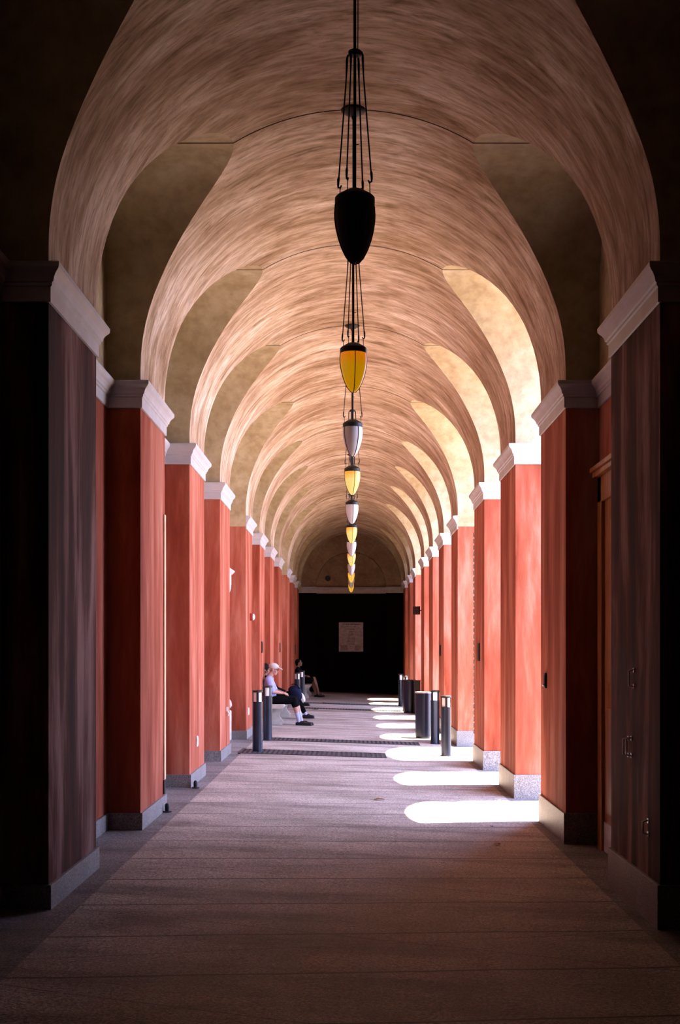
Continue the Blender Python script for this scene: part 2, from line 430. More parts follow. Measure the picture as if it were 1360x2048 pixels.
# arch face where the vault begins, above the viewer
bb = MB()
for k in range(24):
    a0, a1 = PI*k/24, PI*(k+1)/24
    p = [(CX+R*math.cos(a), ZC+R*math.sin(a)) for a in (a0, a1)]
    bb.quad([PT(p[0][0], PN[0], p[0][1]), PT(p[1][0], PN[0], p[1][1]), (p[1][0]*U, PN[0]*K, ZT+.1), (p[0][0]*U, PN[0]*K, ZT+.1)])
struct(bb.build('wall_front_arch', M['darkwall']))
# far wall: dark lower part, brown tympanum with a blind arch
ZE = END*K
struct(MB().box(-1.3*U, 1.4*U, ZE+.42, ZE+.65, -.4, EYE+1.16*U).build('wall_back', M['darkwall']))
bt = MB(); bt.box(-1.3*U, 1.4*U, ZE+.42, ZE+.65, EYE+1.16*U, ZT)
ra = .713
N = 32
for k in range(N):
    a0, a1 = PI*k/N, PI*(k+1)/N
    pin = [((CX+ra*math.cos(a))*U, EYE+(CT+ra*math.sin(a))*U) for a in (a0, a1)]
    pout = [((CX+1.2*math.cos(a))*U, EYE+(CT+1.2*math.sin(a))*U) for a in (a0, a1)]
    for y in (ZE,):
        bt.quad([(pin[0][0], y, pin[0][1]), (pin[1][0], y, pin[1][1]), (pout[1][0], y, pout[1][1]), (pout[0][0], y, pout[0][1])])
    bt.quad([(pin[0][0], ZE, pin[0][1]), (pin[1][0], ZE, pin[1][1]), (pin[1][0], ZE+.43, pin[1][1]), (pin[0][0], ZE+.43, pin[0][1])])
struct(bt.build('wall_back_arch', M['tymp']))
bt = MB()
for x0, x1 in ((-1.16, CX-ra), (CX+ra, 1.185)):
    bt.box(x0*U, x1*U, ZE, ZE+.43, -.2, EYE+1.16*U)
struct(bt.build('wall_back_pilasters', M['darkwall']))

PROF = [(.002, 1.146), (.009, 1.148), (.009, 1.196), (.015, 1.200), (.015, 1.209), (.021, 1.213), (.024, 1.226),
        (.031, 1.238), (.041, 1.248), (.045, 1.254), (.046, 1.268), (.044, 1.272), (.0, 1.276)]
def wall_cornice(n, x_fn, Z0, Z1, m):
    bm = bmesh.new(); prev = None
    for o_, h in PROF:
        cur = [bm.verts.new(PT(x_fn(o_), Z, h)) for Z in (Z0, Z1)]
        if prev: bm.faces.new((prev[0], prev[1], cur[1], cur[0]))
        prev = cur
    me = bpy.data.meshes.new('x'); bm.to_mesh(me); bm.free(); me.materials.append(m)
    o = bpy.data.objects.new('trim_%d' % n, me); COL.objects.link(o); struct(o)
tn = 20
for i in range(12):
    bay = bays[i]
    if i not in (4, 8):
        wall_cornice(tn, lambda o_: -(1+REC-o_), bay['a'], bay['b'], M['cornice']); tn += 1
    if i not in OPEN_R:
        wall_cornice(tn, lambda o_: (1.025+REC-o_), bay['a'], bay['b'], M['cornice']); tn += 1
# cornice across the far wall
bm = bmesh.new()
for x0, x1, y in ((-1.16, CX-ra, ZE), (CX-ra, CX+ra, ZE+.42), (CX+ra, 1.185, ZE)):
    prev = None
    for o_, h in PROF:
        cur = [bm.verts.new((x*U, y-o_*U*1.3, EYE+(h-.003)*U)) for x in (x0-(.012 if y == ZE else 0)*(x0 > 0), x1+(.012 if y == ZE else 0)*(x1 < 0))]
        if prev: bm.faces.new((prev[0], prev[1], cur[1], cur[0]))
        prev = cur
me = bpy.data.meshes.new('trim_60'); bm.to_mesh(me); bm.free(); me.materials.append(M['backcorn'])
o = bpy.data.objects.new('trim_60', me); COL.objects.link(o); struct(o)
# granite skirting of the blind bays
n = 1
b = MB()
for i in range(12):
    b.box(-(1+REC)*U, -(1+REC-.011)*U, bays[i]['a']*K, bays[i]['b']*K, -.1, EYE-.780*U)
struct(b.build('baseboard_left', M['granite']))
b = MB()
for Za, Zb in ((bays[0]['a'], bays[0]['b']), (bays[1]['a'], bays[1]['a']+.00001), (bays[11]['a'], bays[11]['b'])):
    b.box((1.025+REC-.011)*U, (1.025+REC)*U, Za*K, Zb*K, -.2, EYE-.781*U)
struct(b.build('baseboard_right', M['granite']))

# ------------------------------------------------------------------ piers
LEFTLAB = {0: 'dark red stucco pier on the left, beside the viewer and mostly outside the picture',
 1: 'darkest red-brown stucco pier on the left, the first one fully seen from the viewer',
 2: 'left pink-red stucco pier with a pale guard strip up its far corner',
 3: 'left red stucco pier with a small white outlet plate low on its inner face',
 4: 'left red stucco pier with a small white hook fitting, just before the first crossing',
 5: 'left red stucco pier carrying the red and white alarm, just past the first crossing',
 6: 'left red stucco pier directly behind the person in the white cap',
 7: 'left plain red stucco pier, first beyond the one behind the person in the white cap',
 8: 'left red stucco pier with a thin dark plaque, just before the far crossing',
 9: 'left bright red stucco pier just past the far crossing, behind the two far bollards',
 10: 'left dark red stucco pier behind the farthest seated person, with a dark plaque',
 11: 'last and darkest red stucco pier on the left, against the black end wall'}
RIGHTLAB = {0: 'black-looking stucco pier on the right, beside the viewer and mostly outside the picture',
 1: 'darkest stucco pier on the right, the first one fully seen, with steel pulls on it',
 2: 'right brown-red stucco pier with a small steel and black intercom, beside the first sunlit patch',
 3: 'right orange-coral stucco pier standing between the two nearest sunlit patches',
 4: 'right coral stucco pier with a black plaque and pale toothed corner strip',
 5: 'right pale pink-coral stucco pier without front cornice, just past the near bollards',
 6: 'right pink stucco pier with a thin dark plaque, above the near lit bollard',
 7: 'right pink stucco pier with no fittings, above the second bollard of the near crossing',
 8: 'right pink stucco pier carrying the small hanging sign, before the far crossing',
 9: 'right red stucco pier without front cornice behind the hanging sign, past the far crossing',
 10: 'right dark purple-red stucco pier, last but one before the black end wall',
 11: 'last dark red stucco pier on the right, against the black end wall'}
def make_pier(i, s):
    Z0, Z1 = PN[i]*K, (PN[i]+PL)*K
    W = Wd(s); deep = T if (s > 0 and (i in OPEN_R or (i-1) in OPEN_R)) else REC
    if s > 0 and i == 2: deep = T
    x0, x1 = s*W*U, s*(W+deep)*U
    base = (s*(W+deep/2)*U, (Z0+Z1)/2, fz(x0))
    t = thing('pier', (LEFTLAB if s < 0 else RIGHTLAB)[i], 'pier', base, 0,
              'red piers along the left side' if s < 0 else 'red piers along the right side')
    L = Vector(base)
    def part(mb, name, m, **k):
        bmesh.ops.translate(mb.bm, verts=mb.bm.verts, vec=-L); return mb.build(name, m, t, **k)
    zb = EYE-(.780 if s < 0 else .781)*U
    lo, hi = min(x0, x1), max(x0, x1)
    part(MB().box(lo, hi, Z0, Z1, zb, EYE+1.17*U), 'shaft', M['weathered_shaded'] if i < 2 else M['red'])
    e = .011*U
    part(MB().box(lo-(e if s > 0 else 0), hi+(e if s < 0 else 0), Z0-e, Z1+e, -.2, zb, 0.004), 'plinth', M['granite'])
    front = i not in (5, 9); back = i not in (4, 8)
    mb = MB(); bm = mb.bm; prev = None
    for o_, h in PROF:
        o = o_*U; z = EYE+h*U; xi = x0-s*o
        pts = []
        if front: pts += [(x1, Z0-o, z), (xi, Z0-o, z)]
        else: pts += [(x0+s*.002, Z0-.002, z), (xi, Z0-.002, z)]
        if back: pts += [(xi, Z1+o, z), (x1, Z1+o, z)]
        else: pts += [(xi, Z1+.002, z), (x0+s*.002, Z1+.002, z)]
        cur = [bm.verts.new(p) for p in pts]
        if prev:
            for a in range(3): bm.faces.new((prev[a], prev[a+1], cur[a+1], cur[a]))
        prev = cur
    part(mb, 'cornice', M['cornice'])
    return t
PIER = {}
for s in (-1, 1):
    for i in range(12): PIER[(i, s)] = make_pier(i, s)
def on_pier(key, mb, name, m, **k):
    t = PIER[key]; bmesh.ops.translate(mb.bm, verts=mb.bm.verts, vec=-t.location); return mb.build(name, m, t, **k)
# guard strip up the far corner of the second left pier
yb = (PN[2]+PL)*K
on_pier((2, -1), MB().box(-1.0*U, -1.0*U+.012, yb-.09, yb+.012, EYE-.70*U, EYE+.72*U, .003), 'corner_guard', M['guard'])
on_pier((2, -1), MB().box(-1.0*U, -1.0*U+.014, yb-.11, yb-.05, EYE-.775*U, EYE-.70*U), 'guard_foot', M['rubber'])
# pale teeth at the far corner of the right pier before the crossing
mb = MB(); yb = (PN[4]+PL)*K; z = EYE-.70*U
while z < EYE+.95*U:
    mb.box(1.025*U-.016, 1.025*U+.02, yb-.03, yb+.03, z, z+.066); z += .097
tth = on_pier((4, 1), mb, 'corner_teeth', M['cornice'])

# ------------------------------------------------------------------ door of the first right bay
def make_door():
    bay = bays[1]; X = (1.025+REC)*U
    y0, y1 = (bay['a']+.000012)*K, (bay['b']-.000035)*K
    zf = fz(X)-.02
    d = bpy.data.objects.new('door_1', None); COL.objects.link(d); struct(d)
    d.location = (X, (y0+y1)/2, zf)
    L = d.location.copy()
    def part(mb, name, m):
        bmesh.ops.translate(mb.bm, verts=mb.bm.verts, vec=-L); return mb.build(name, m, d)
    zt = EYE+.80*U; cw = .16
    part(MB().box(X-.05, X, y0, y0+cw, zf, zt, .008).box(X-.05, X, y1-cw, y1, zf, zt, .008).box(X-.05, X, y0, y1, zt-.22, zt, .008)
         .box(X-.09, X, y0-.03, y1+.03, zt, zt+.05, .01).box(X-.11, X, y0-.05, y1+.05, zt+.05, zt+.09, .01), 'casing', M['wood'])
    part(MB().box(X-.02, X-.005, y0+cw, y1-cw, zf, zt-.22), 'door_leaf', M['wood'])
    mb = MB(); ya, yc = y0+cw+.12, y1-cw-.12; ym = (ya+yc)/2
    for a, c in ((ya, ym-.07), (ym+.07, yc)):
        for z0, z1 in ((zf+.35, zf+1.25), (zf+1.45, zt-.40)):
            mb.box(X-.035, X-.018, a, c, z0, z1, .012)
    part(mb, 'panel', M['wood'])
    part(MB().box(X-.028, X-.018, y0+cw+.01, y1-cw-.01, zf+.02, zf+.27), 'kick_plate', M['steel'])
    part(MB().tube([(X-.02, ym-.04, zf+1.0), (X-.07, ym-.04, zf+1.02), (X-.07, ym-.04, zf+1.26), (X-.02, ym-.04, zf+1.28)], .010), 'door_handle', M['steel'])
make_door()

# steel pulls on the nearest right pier
def pull(px_, y0, y1, lab):
    Z = 1.025/(px_-701); x = 1.025*U; y = Z*K
    z1, z0 = EYE-(y0-1298)*Z*U, EYE-(y1-1298)*Z*U
    t = thing('door_pull', lab, 'handle', (x, y, z0), 0, 'steel pulls on the dark pier')
    h = z1-z0
    MB().tube([(0, 0, .01), (-.035, 0, .02), (-.035, 0, h-.02), (0, 0, h-.01)], .007).build('grip', M['steel'], t, True)
    MB().box(-.006, .002, -.018, .018, 0, .03).build('mount', M['steel'], t); MB().box(-.006, .002, -.018, .018, h-.03, h).build('mount', M['steel'], t)
pull(1268.5, 1336, 1377, 'upper slim steel pull on the dark pier at the right')
pull(1257, 1472, 1514, 'left one of the two side by side steel pulls on the dark right pier')
pull(1263.5, 1472, 1515, 'right one of the two side by side steel pulls on the dark right pier')
pull(1297, 1637, 1672, 'lowest small steel pull near the foot of the dark right pier')

# ------------------------------------------------------------------ plates and plaques on the piers
def plate(name, s, pxx, y0, y1, wid, m, lab, cat, dep=.02, group=None):
    Z = Wd(s)/abs(pxx-701); x = s*Wd(s)*U; y = Z*K
    z1, z0 = EYE-(y0-1298)*Z*U, EYE-(y1-1298)*Z*U
    t = thing(name, lab, cat, (x, y, z0), 0, group)
    MB().box(-dep if s > 0 else 0, 0 if s > 0 else dep, -wid/2, wid/2, 0, z1-z0, .003).build('backplate', m, t)
    d2 = dep+.004
    MB().box(-d2 if s > 0 else dep-.002, -dep+.002 if s > 0 else d2, -wid/2+.02*(wid/.2), wid/2-.02*(wid/.2), (z1-z0)*.12, (z1-z0)*.88, .001).build('face', m, t)
    return t
plate('wall_plaque', 1, 958.5, 1286, 1322, .22, M['dark'], 'black plaque on the right pier just before the first crossing', 'plaque', .018)
plate('wall_plaque', 1, 881, 1290, 1312, .24, M['dark'], 'small dark plaque on the right pier above the near bollard', 'plaque', .018)
plate('wall_plaque', -1, 523.5, 1283, 1306, .22, M['dark'], 'dark plaque on the left pier above the head of the person in the white cap', 'plaque', .016)
plate('wall_plaque', -1, 559.3, 1285, 1305, .2, M['dark'], 'thin dark plaque on the left pier before the far crossing', 'plaque', .016)
plate('wall_plaque', -1, 590.5, 1289, 1308, .24, M['dark'], 'dark plaque on the left pier above the farthest seated person', 'plaque', .018)
t = plate('intercom', 1, 1092.5, 1346, 1376, .09, M['dark'], 'small black intercom with pink steel button on the second right pier', 'intercom', .02)
MB().ell((-.03, 0, .03), (.012, .012, .012)).build('button', M['steel'], t, True)
plate('outlet_plate', -1, 393, 1472, 1493, .085, M['plastic'], 'white outlet plate low on the left pier nearest the two door stops', 'outlet', .015)
plate('outlet_plate', -1, 496, 1415.5, 1430, .13, M['plastic'], 'square white outlet plate on the left pier beside the near left bollard', 'outlet', .015)
Z = 1/248.8
t = thing('hook_fitting', 'small white hook fitting on the left pier before the first crossing', 'hook', tuple(px(452.2, 1424, Z)))
MB().box(0, .03, -.02, .02, .01, .075, .004).build('mount', M['plastic'], t)
MB().tube([(.01, 0, -.05), (.035, 0, -.045), (.04, 0, -.02), (.02, 0, .015)], .012).build('hook', M['plastic'], t, True)
# alarm
Z = 1/200.5
p = px(500.5, 1234, Z); p.x = -U
t = thing('fire_alarm', 'red and white wall alarm high on the left pier past the first crossing', 'alarm', tuple(p))
MB().box(0, .035, -.07, .07, -.068, .068, .006).build('housing', M['redplastic'], t)
MB().lathe([(.001, .035), (.045, .035), (.062, .05), (.058, .068), (.03, .085), (.001, .09)], n=20).build('lens', M['plastic'], t, True).rotation_euler = (0, PI/2, 0)
# door hood on the left crossing bay
Xw = -(1+REC)*U
def hl(pxx, y): Z = (1.12)/(701-pxx); return EYE-(y-1298)*Z*U
yy = .00462*K
t = thing('door_surround', 'cream stone door surround peeking out past the left pier at the first crossing', 'door surround', (Xw, .00446*K, 0))
z0 = EYE+.62*U
L = t.location
def dpart(mb, name, m): bmesh.ops.translate(mb.bm, verts=mb.bm.verts, vec=-L); return mb.build(name, m, t)
dpart(MB().box(Xw, Xw+.075, .00428*K, .00470*K, EYE+.60*U, EYE+.70*U, .01), 'frieze', M['cornice'])
dpart(MB().prism([(Xw, EYE+.70*U), (Xw+.08, EYE+.70*U), (Xw+.125, EYE+.725*U), (Xw+.125, EYE+.735*U), (Xw, EYE+.77*U)], 'y', .00426*K, .00472*K), 'hood', M['cornice'])
dpart(MB().box(Xw, Xw+.05, .00461*K, .00468*K, 0.05, EYE+.60*U), 'jamb', M['cornice'])
dpart(MB().box(Xw, Xw+.05, .00430*K, .00437*K, 0.05, EYE+.60*U), 'jamb', M['cornice'])
dpart(MB().prism([(Xw, EYE+.47*U), (Xw+.03, EYE+.50*U), (Xw+.07, EYE+.56*U), (Xw+.075, EYE+.60*U), (Xw, EYE+.60*U)], 'y', .0046*K, .00469*K), 'corbel', M['cornice'])
dpart(MB().box(Xw+.005, Xw+.02, .00437*K, .00461*K, 0.05, EYE+.60*U), 'door_leaf', M['wood'])
# cream ash post
p = px(459, 1477, .00470)
t = thing('ash_receptacle', 'slim cream ash receptacle with domed top beside the left pier at the first crossing', 'ash bin', (p.x-.04, p.y, fz(p.x)))
MB().lathe([(.07, 0), (.075, .02), (.075, .50), (.06, .52)]).build('body', M['stone'], t, True, ang=40)
MB().lathe([(.05, .52), (.05, .56)]).build('neck', M['iron'], t, True, ang=40)
MB().lathe([(.06, .56), (.085, .60), (.075, .66), (.045, .71), (.001, .72)]).build('dome', M['stone'], t, True, ang=50)
# hanging sign
Z = .00722
p = px(833, 1221, Z)
t = thing('hanging_sign', 'small dark blade sign on a bracket high on the right pier at the far crossing', 'sign', tuple(p), math.radians(-58))
MB().box(-.15, .15, -.015, .015, -.11, .11, .004).build('panel', M['dark'], t)
MB().box(-.12, .12, -.018, -.014, -.08, .08).build('sign_face', M['iron'], t)
tx = 1.025*U-p.x
c, s_ = math.cos(math.radians(58)), math.sin(math.radians(58))
MB().tube([(0.10, 0.0, .0), (tx*c*.98, tx*s_*.98, .0)], .012).build('bracket', M['iron'], t, True)
# plaque on the black end wall
p0 = px(702, 1274, (ZE+.40)/K)
t = thing('memorial_plaque', 'grey stone plaque with dark engraved lines on the black end wall', 'plaque', (p0.x, ZE+.42, p0.z))
pw, phh = 49*.0102*U/2, 59*.0102*U/2
MB().box(-pw, pw, -.04, 0, -phh, phh, .006).build('slab', M['plaque'], t)
mb = MB()
def row(v, widths, h, gap=.018):
    z = phh-(v/1000)*2*phh
    tot = sum(widths)+gap*(len(widths)-1); x = -tot/2
    for wdt in widths:
        n = max(1, int(wdt/.022)); cw = wdt/n
        for k in range(n):
            hh = h*random.uniform(.75, 1)
            mb.box(x+cw*(k+.12), x+cw*(k+.85), -.044, -.039, z-hh/2, z+hh/2)
        x += wdt+gap
row(70, [.09, .15, .13, .22], .036); row(140, [.12, .05, .05, .10], .022); row(185, [.04], .02)
row(235, [.04, .12, .08], .026); row(310, [.18], .022); row(365, [.05, .10], .02); row(430, [.07, .10], .026)
for v in range(500, 760, 42): row(v, [.12, .12], .016, .045)
row(835, [.14], .012); row(895, [.11], .012)
for v in range(790, 960, 26):
    z = phh-(v/1000)*2*phh
    for xa, xb in ((-.40, -.12), (.16, .38)):
        x = xa
        while x < xb-.03:
            wdt = random.uniform(.02, .05); mb.box(x, min(xb, x+wdt), -.044, -.039, z-.006, z+.006); x += wdt+.01
mb.build('lettering', M['ink'], t)['kind'] = 'stuff'
p0 = px(656, 1157, (ZE+.38)/K)
t = thing('round_vent', 'small dark round vent in the brown arched panel above the end wall', 'vent', (p0.x, ZE+.42, p0.z))
o = MB().lathe([(.001, 0), (.085, 0), (.095, .02), (.095, .05), (.001, .05)], n=24).build('cover', M['dark'], t, True, ang=40); o.rotation_euler = (PI/2, 0, 0)
o = MB().lathe([(.085, .045), (.10, .05), (.10, .06), (.085, .065)], n=24, cap=False).build('rim', M['iron'], t, True); o.rotation_euler = (PI/2, 0, 0)

# ------------------------------------------------------------------ lanterns
def make_lantern(label, gm):
    HT = 1.115
    t = thing('pendant_lantern', label, 'lantern', (CX*U, bays[0]['c']*K, EYE+HT*U), 0, 'pendant lanterns down the middle of the vault')
    def h(v): return (v-HT)*U
    rb = .058*U
    prof = []
    pr = [(.05, .0), (.20, .02), (.42, .10), (.64, .24), (.81, .40), (.93, .56), (.99, .70), (1.0, .80), (.975, .92), (.94, 1.0)]
    for a, z in pr: prof.append((a*rb, z*(.180*U)))
    MB().lathe(prof, n=32).build('glass_shade', gm, t, True, ang=70)
    for k in range(4):
        a = PI/2*k+math.radians(-82)
        MB().tube([((r+.002)*math.cos(a), (r+.002)*math.sin(a), z) for r, z in prof], .0035, 6).build('rib', M['iron'], t, True)
    MB().lathe([(.93*rb, .168*U), (1.0*rb, .169*U), (1.0*rb, .190*U), (.9*rb, .196*U), (.45*rb, .212*U), (.12*rb, .218*U)], n=32).build('collar', M['iron'], t, True, ang=35)
    MB().lathe([(.001, -.006), (.008, .0), (.012, .006), (.010, .014)], n=12).build('finial', M['iron'], t, True)
    MB().tube([(0, 0, .21*U), (0, 0, h(2.335))], .0085, 10).build('pole', M['iron'], t, True)
    MB().tube([(.016, .004, h(1.735)), (.018, .005, h(2.0)), (.015, .003, h(2.33))], .0035, 6).build('cable', M['iron'], t, True)
    mb = MB(); zb = h(1.723)
    mb.lathe([(.02, -.01), (.034, -.006), (.036, .014), (.018, .024)], (0, 0, zb), 16)
    for k in range(4):
        a = PI/2*k+math.radians(-26)
        mb.tube([(0, 0, zb), (.042*math.cos(a), .042*math.sin(a), zb), (.047*math.cos(a), .047*math.sin(a), zb-.02)], .007, 8)
    mb.build('hub', M['iron'], t, True)
    for k in range(4):
        a = PI/2*k+math.radians(-26)
        ca, sa = math.cos(a), math.sin(a); r0, r1 = .047, .053*U; z1 = h(1.345)
        pts = [(r0*ca, r0*sa, zb-.015), (r0*ca, r0*sa, zb-.03), ((r0+.004)*ca, (r0+.004)*sa, zb-.12), (r1*ca-.003*ca, r1*sa-.003*sa, z1+.06), (r1*ca, r1*sa, z1+.045), ((r1+.002)*ca, (r1+.002)*sa, z1+.015),
               ((r1+.001)*ca, (r1+.001)*sa, z1), ((r1-.012)*ca, (r1-.012)*sa, z1-.004), ((r1-.018)*ca, (r1-.018)*sa, z1+.010)]
        rod = MB().tube(pts, [.006, .007, .0042, .0042, .0075, .006, .005, .005, .004], 8).build('rod', M['iron'], t, True)
        MB().tube([((r1-.010)*ca, (r1-.010)*sa, z1+.004), ((r1-.008)*ca, (r1-.008)*sa, .18*U)], .003, 6).build('stub', M['iron'], rod, True)
    MB().lathe([(.012, -.075), (.018, -.05), (.05, -.038), (.095, -.012), (.10, 0), (.10, .012)], (0, 0, h(2.342)), 28).build('canopy', M['dark'], t, True, ang=40)
    MB().tube([(-.012, 0, h(1.46)), (.022, 0, h(1.462))], .003, 6).build('clip', M['iron'], t, True)
    return t
LL = ['nearest and largest pendant lantern, black against the vault',
      'second pendant lantern from the viewer, deep amber and lit',
      'third pendant lantern, unlit white glass below the amber one',
      'fourth pendant lantern, lit pale yellow with orange top',
      'fifth pendant lantern, unlit white glass below the large pale yellow one',
      'sixth pendant lantern, lit yellow, first one hiding the top of the end wall',
      'seventh pendant lantern, unlit greyish white, overlapped by a yellow one above',
      'eighth pendant lantern, lit yellow at the middle of the overlapping string',
      'ninth pendant lantern, small unlit white, in front of the brown arch',
      'tenth pendant lantern, small lit orange-yellow near the bottom of the string',
      'eleventh pendant lantern, tiny white sliver between the two lowest yellow ones',
      'farthest and lowest pendant lantern, tiny and bright yellow']
l0 = make_lantern(LL[0], M['iron'])  # nearest glass coloured black: its backlit shade is put into the material
for i in range(1, 12):
    gm = M['amber'] if i == 1 else M['gold'] if i in (9, 11) else (M['yellow'] if i % 2 else M['whiteglass'])
    r = copy_tree(l0, (CX*U, bays[i]['c']*K, l0.location.z), LL[i], None, {'glass_shade': gm})
    for ch in r.children:
        pass
    r.rotation_euler = (0, 0, math.radians([0, 0, 28, 10, 4, 0, -14, 8, -20, 0, 10, 0][i]))

# ------------------------------------------------------------------ bollards, bins, gratings
def make_bollard(loc, label):
    t = thing('bollard', label, 'bollard', loc, 0, 'bollard lights at the crossings')
    H = .96; r = .080
    MB().lathe([(r+.012, 0), (r+.012, .012), (r, .016), (r, H-.20), (r+.002, H-.195), (r+.002, H-.18), (.05, H-.18)], n=32).build('post', M['polegrey'], t, True, ang=35)
    MB().lathe([(.066, H-.18), (.066, H-.035)], n=32).build('lens', M['pane'], t, True, ang=35)
    mb = MB()
    for k in range(4):
        a = PI/2*k+math.radians(-84)
        mb2 = [(math.cos(a+d)*rr, math.sin(a+d)*rr) for d, rr in ((-.22, .0665), (-.22, .08), (.22, .08), (.22, .0665))]
        mb.prism(mb2, 'z', H-.185, H-.03)
    mb.build('lens_frame', M['poleblack'], t)
    MB().lathe([(.06, H-.036), (r+.004, H-.034), (r+.006, H-.008), (r-.004, H), (.001, H+.001)], n=32).build('cap', M['poleblack'], t, True, ang=35)
    return t
bo = [(-.784, .004215, 'nearest left bollard, dark post with two white panes'),
      (-.785, .004735, 'second left bollard, right in front of the seated person in the white cap'),
      (.819, .00429, 'nearest right bollard, standing in the large sunlit patch'),
      (.818, .00484, 'right bollard between the large dark bin and the nearest right bollard'),
      (-.785, .00737, 'nearer of the two small left bollards in front of the farthest seated person'),
      (-.770, .00795, 'farther of the two small left bollards in front of the farthest seated person'),
      (.812, .00740, 'far right bollard with white panes rising behind the farther dark bin'),
      (.812, .00805, 'farthest right bollard, left of the farther dark bin')]
b0 = None
for x, Z, lab in bo:
    loc = (x*U, Z*K, fz(x*U)+.003)
    if b0 is None: b0 = make_bollard(loc, lab)
    else:
        c = copy_tree(b0, loc, lab)
        if x > 0: c.rotation_euler = (0, 0, math.radians(-6))
        if abs(Z-.004735) < 1e-6 or abs(Z-.00484) < 1e-6 or Z > .0079: c.rotation_euler = (0, 0, math.radians(38))
def make_bin(loc, label, r, H):
    t = thing('litter_bin', label, 'bin', loc, 0, 'dark litter bins at the right')
    MB().lathe([(r-.012, 0), (r-.01, .03), (r, .035), (r, H-.03), (r-.01, H-.028)], n=40).build('body', M['bin'], t, True, ang=35)
    MB().lathe([(r-.03, H-.03), (r+.006, H-.028), (r+.006, H-.004), (r-.03, H), (r-.035, H-.02)], n=40).build('rim', M['binrim'] if r < .16 else M['dark'], t, True, ang=35)
    return t
make_bin((.746*U, .00514*K, fz(.746*U)+.003), 'large dark navy cylindrical bin behind the right bollards of the near crossing', .150, .885)
make_bin((.85*U, .00719*K, fz(.85*U)+.003), 'farther dark cylindrical bin with a coppery reflection, beside the far bollards', .175, .885)
t = thing('utility_box', 'small black box standing against the right pier behind the large navy bin', 'box', (.948*U, .00713*K, fz(.95*U)-.003))
MB().box(-.085, .085, -.1, .1, 0, .87, .006).build('cabinet', M['dark'], t)
MB().box(-.095, .095, -.11, .11, .87, .89, .004).build('lid', M['dark'], t)

def make_grate(Zc, dep, x0, x1, lab):
    y0, y1 = Zc*K-dep/2, Zc*K+dep/2
    t = thing('drain_grate', lab, 'grate', (0, Zc*K, 0), 0, 'slatted drain grates across the walk')
    def sl(mb):
        for v in mb.bm.verts: v.co.z += fz(v.co.x)
        return mb
    sl(MB().box(x0*U, x1*U, -dep/2, dep/2, -.01, .0075)).build('trench', M['gratedark'], t)
    sl(MB().box(x0*U, x1*U, -dep/2, -dep/2+.02, 0, .014).box(x0*U, x1*U, dep/2-.02, dep/2, 0, .014)).build('frame', M['grate'], t)
    mb = MB(); x = x0*U
    n = int((x1-x0)*U/.075)
    for k in range(n):
        xa = x0*U+k*(x1-x0)*U/n
        mb.box(xa, xa+.040, -dep/2+.02, dep/2-.02, .006, .0115)
    sl(mb).build('bars', M['grate'], t)
make_grate(.00421, .78, -.93, .30, 'wide slatted grate across the walk at the nearest bollards')
make_grate(.00480, .62, -.80, .66, 'slatted grate across the walk running from the second left bollard towards the navy bin')
make_grate(.00735, .50, -.80, .74, 'far slatted grate, the nearer of the two thin dotted lines across the walk')
make_grate(.00805, .50, -.80, .74, 'farthest slatted grate, a thin dotted line across the walk before the dark end')

# ------------------------------------------------------------------ benches
def make_bench(xc, Z0, Z1, lab, ped):
    y0, y1 = Z0*K, Z1*K; yc = (y0+y1)/2
    t = thing('stone_bench', lab, 'bench', (xc, yc, fz(xc)), 0, 'pale stone benches along the left side')
    hw = .20; H = .44
    e = [(-hw, H-.075), (hw-.02, H-.075), (hw-.005, H-.06), (hw-.005, H-.045), (hw+.012, H-.035), (hw+.014, H-.012), (hw, H), (-hw, H)]
    MB().prism(e, 'y', y0-yc, y1-yc).build('seat_slab', M['stone'], t)
    half = [(.165, H-.075), (.17, H-.10), (.150, H-.13), (.105, H-.17), (.085, H-.22), (.095, .17), (.135, .12), (.165, .085), (.17, .05), (.15, .02), (.15, 0)]
    poly = half+[(-x, z) for x, z in reversed(half)]
    for Zp in ped:
        yp = Zp*K-yc
        p = MB().prism(poly, 'y', yp, yp+.14)
        for sgn in (-1, 1):
            p.lathe([(.001, 0), (.05, 0), (.05, .01), (.03, .02), (.001, .02)], n=16) if False else None
        p.build('pedestal', M['stone'], t)
make_bench(-.860*U, .00558, .00660, 'long pale stone bench with scrolled feet under the person in the white cap', (.00570, .00636))
make_bench(-.815*U, .00868, .00950, 'pale stone bench with scrolled feet under the farthest seated person', (.00875, .0093))

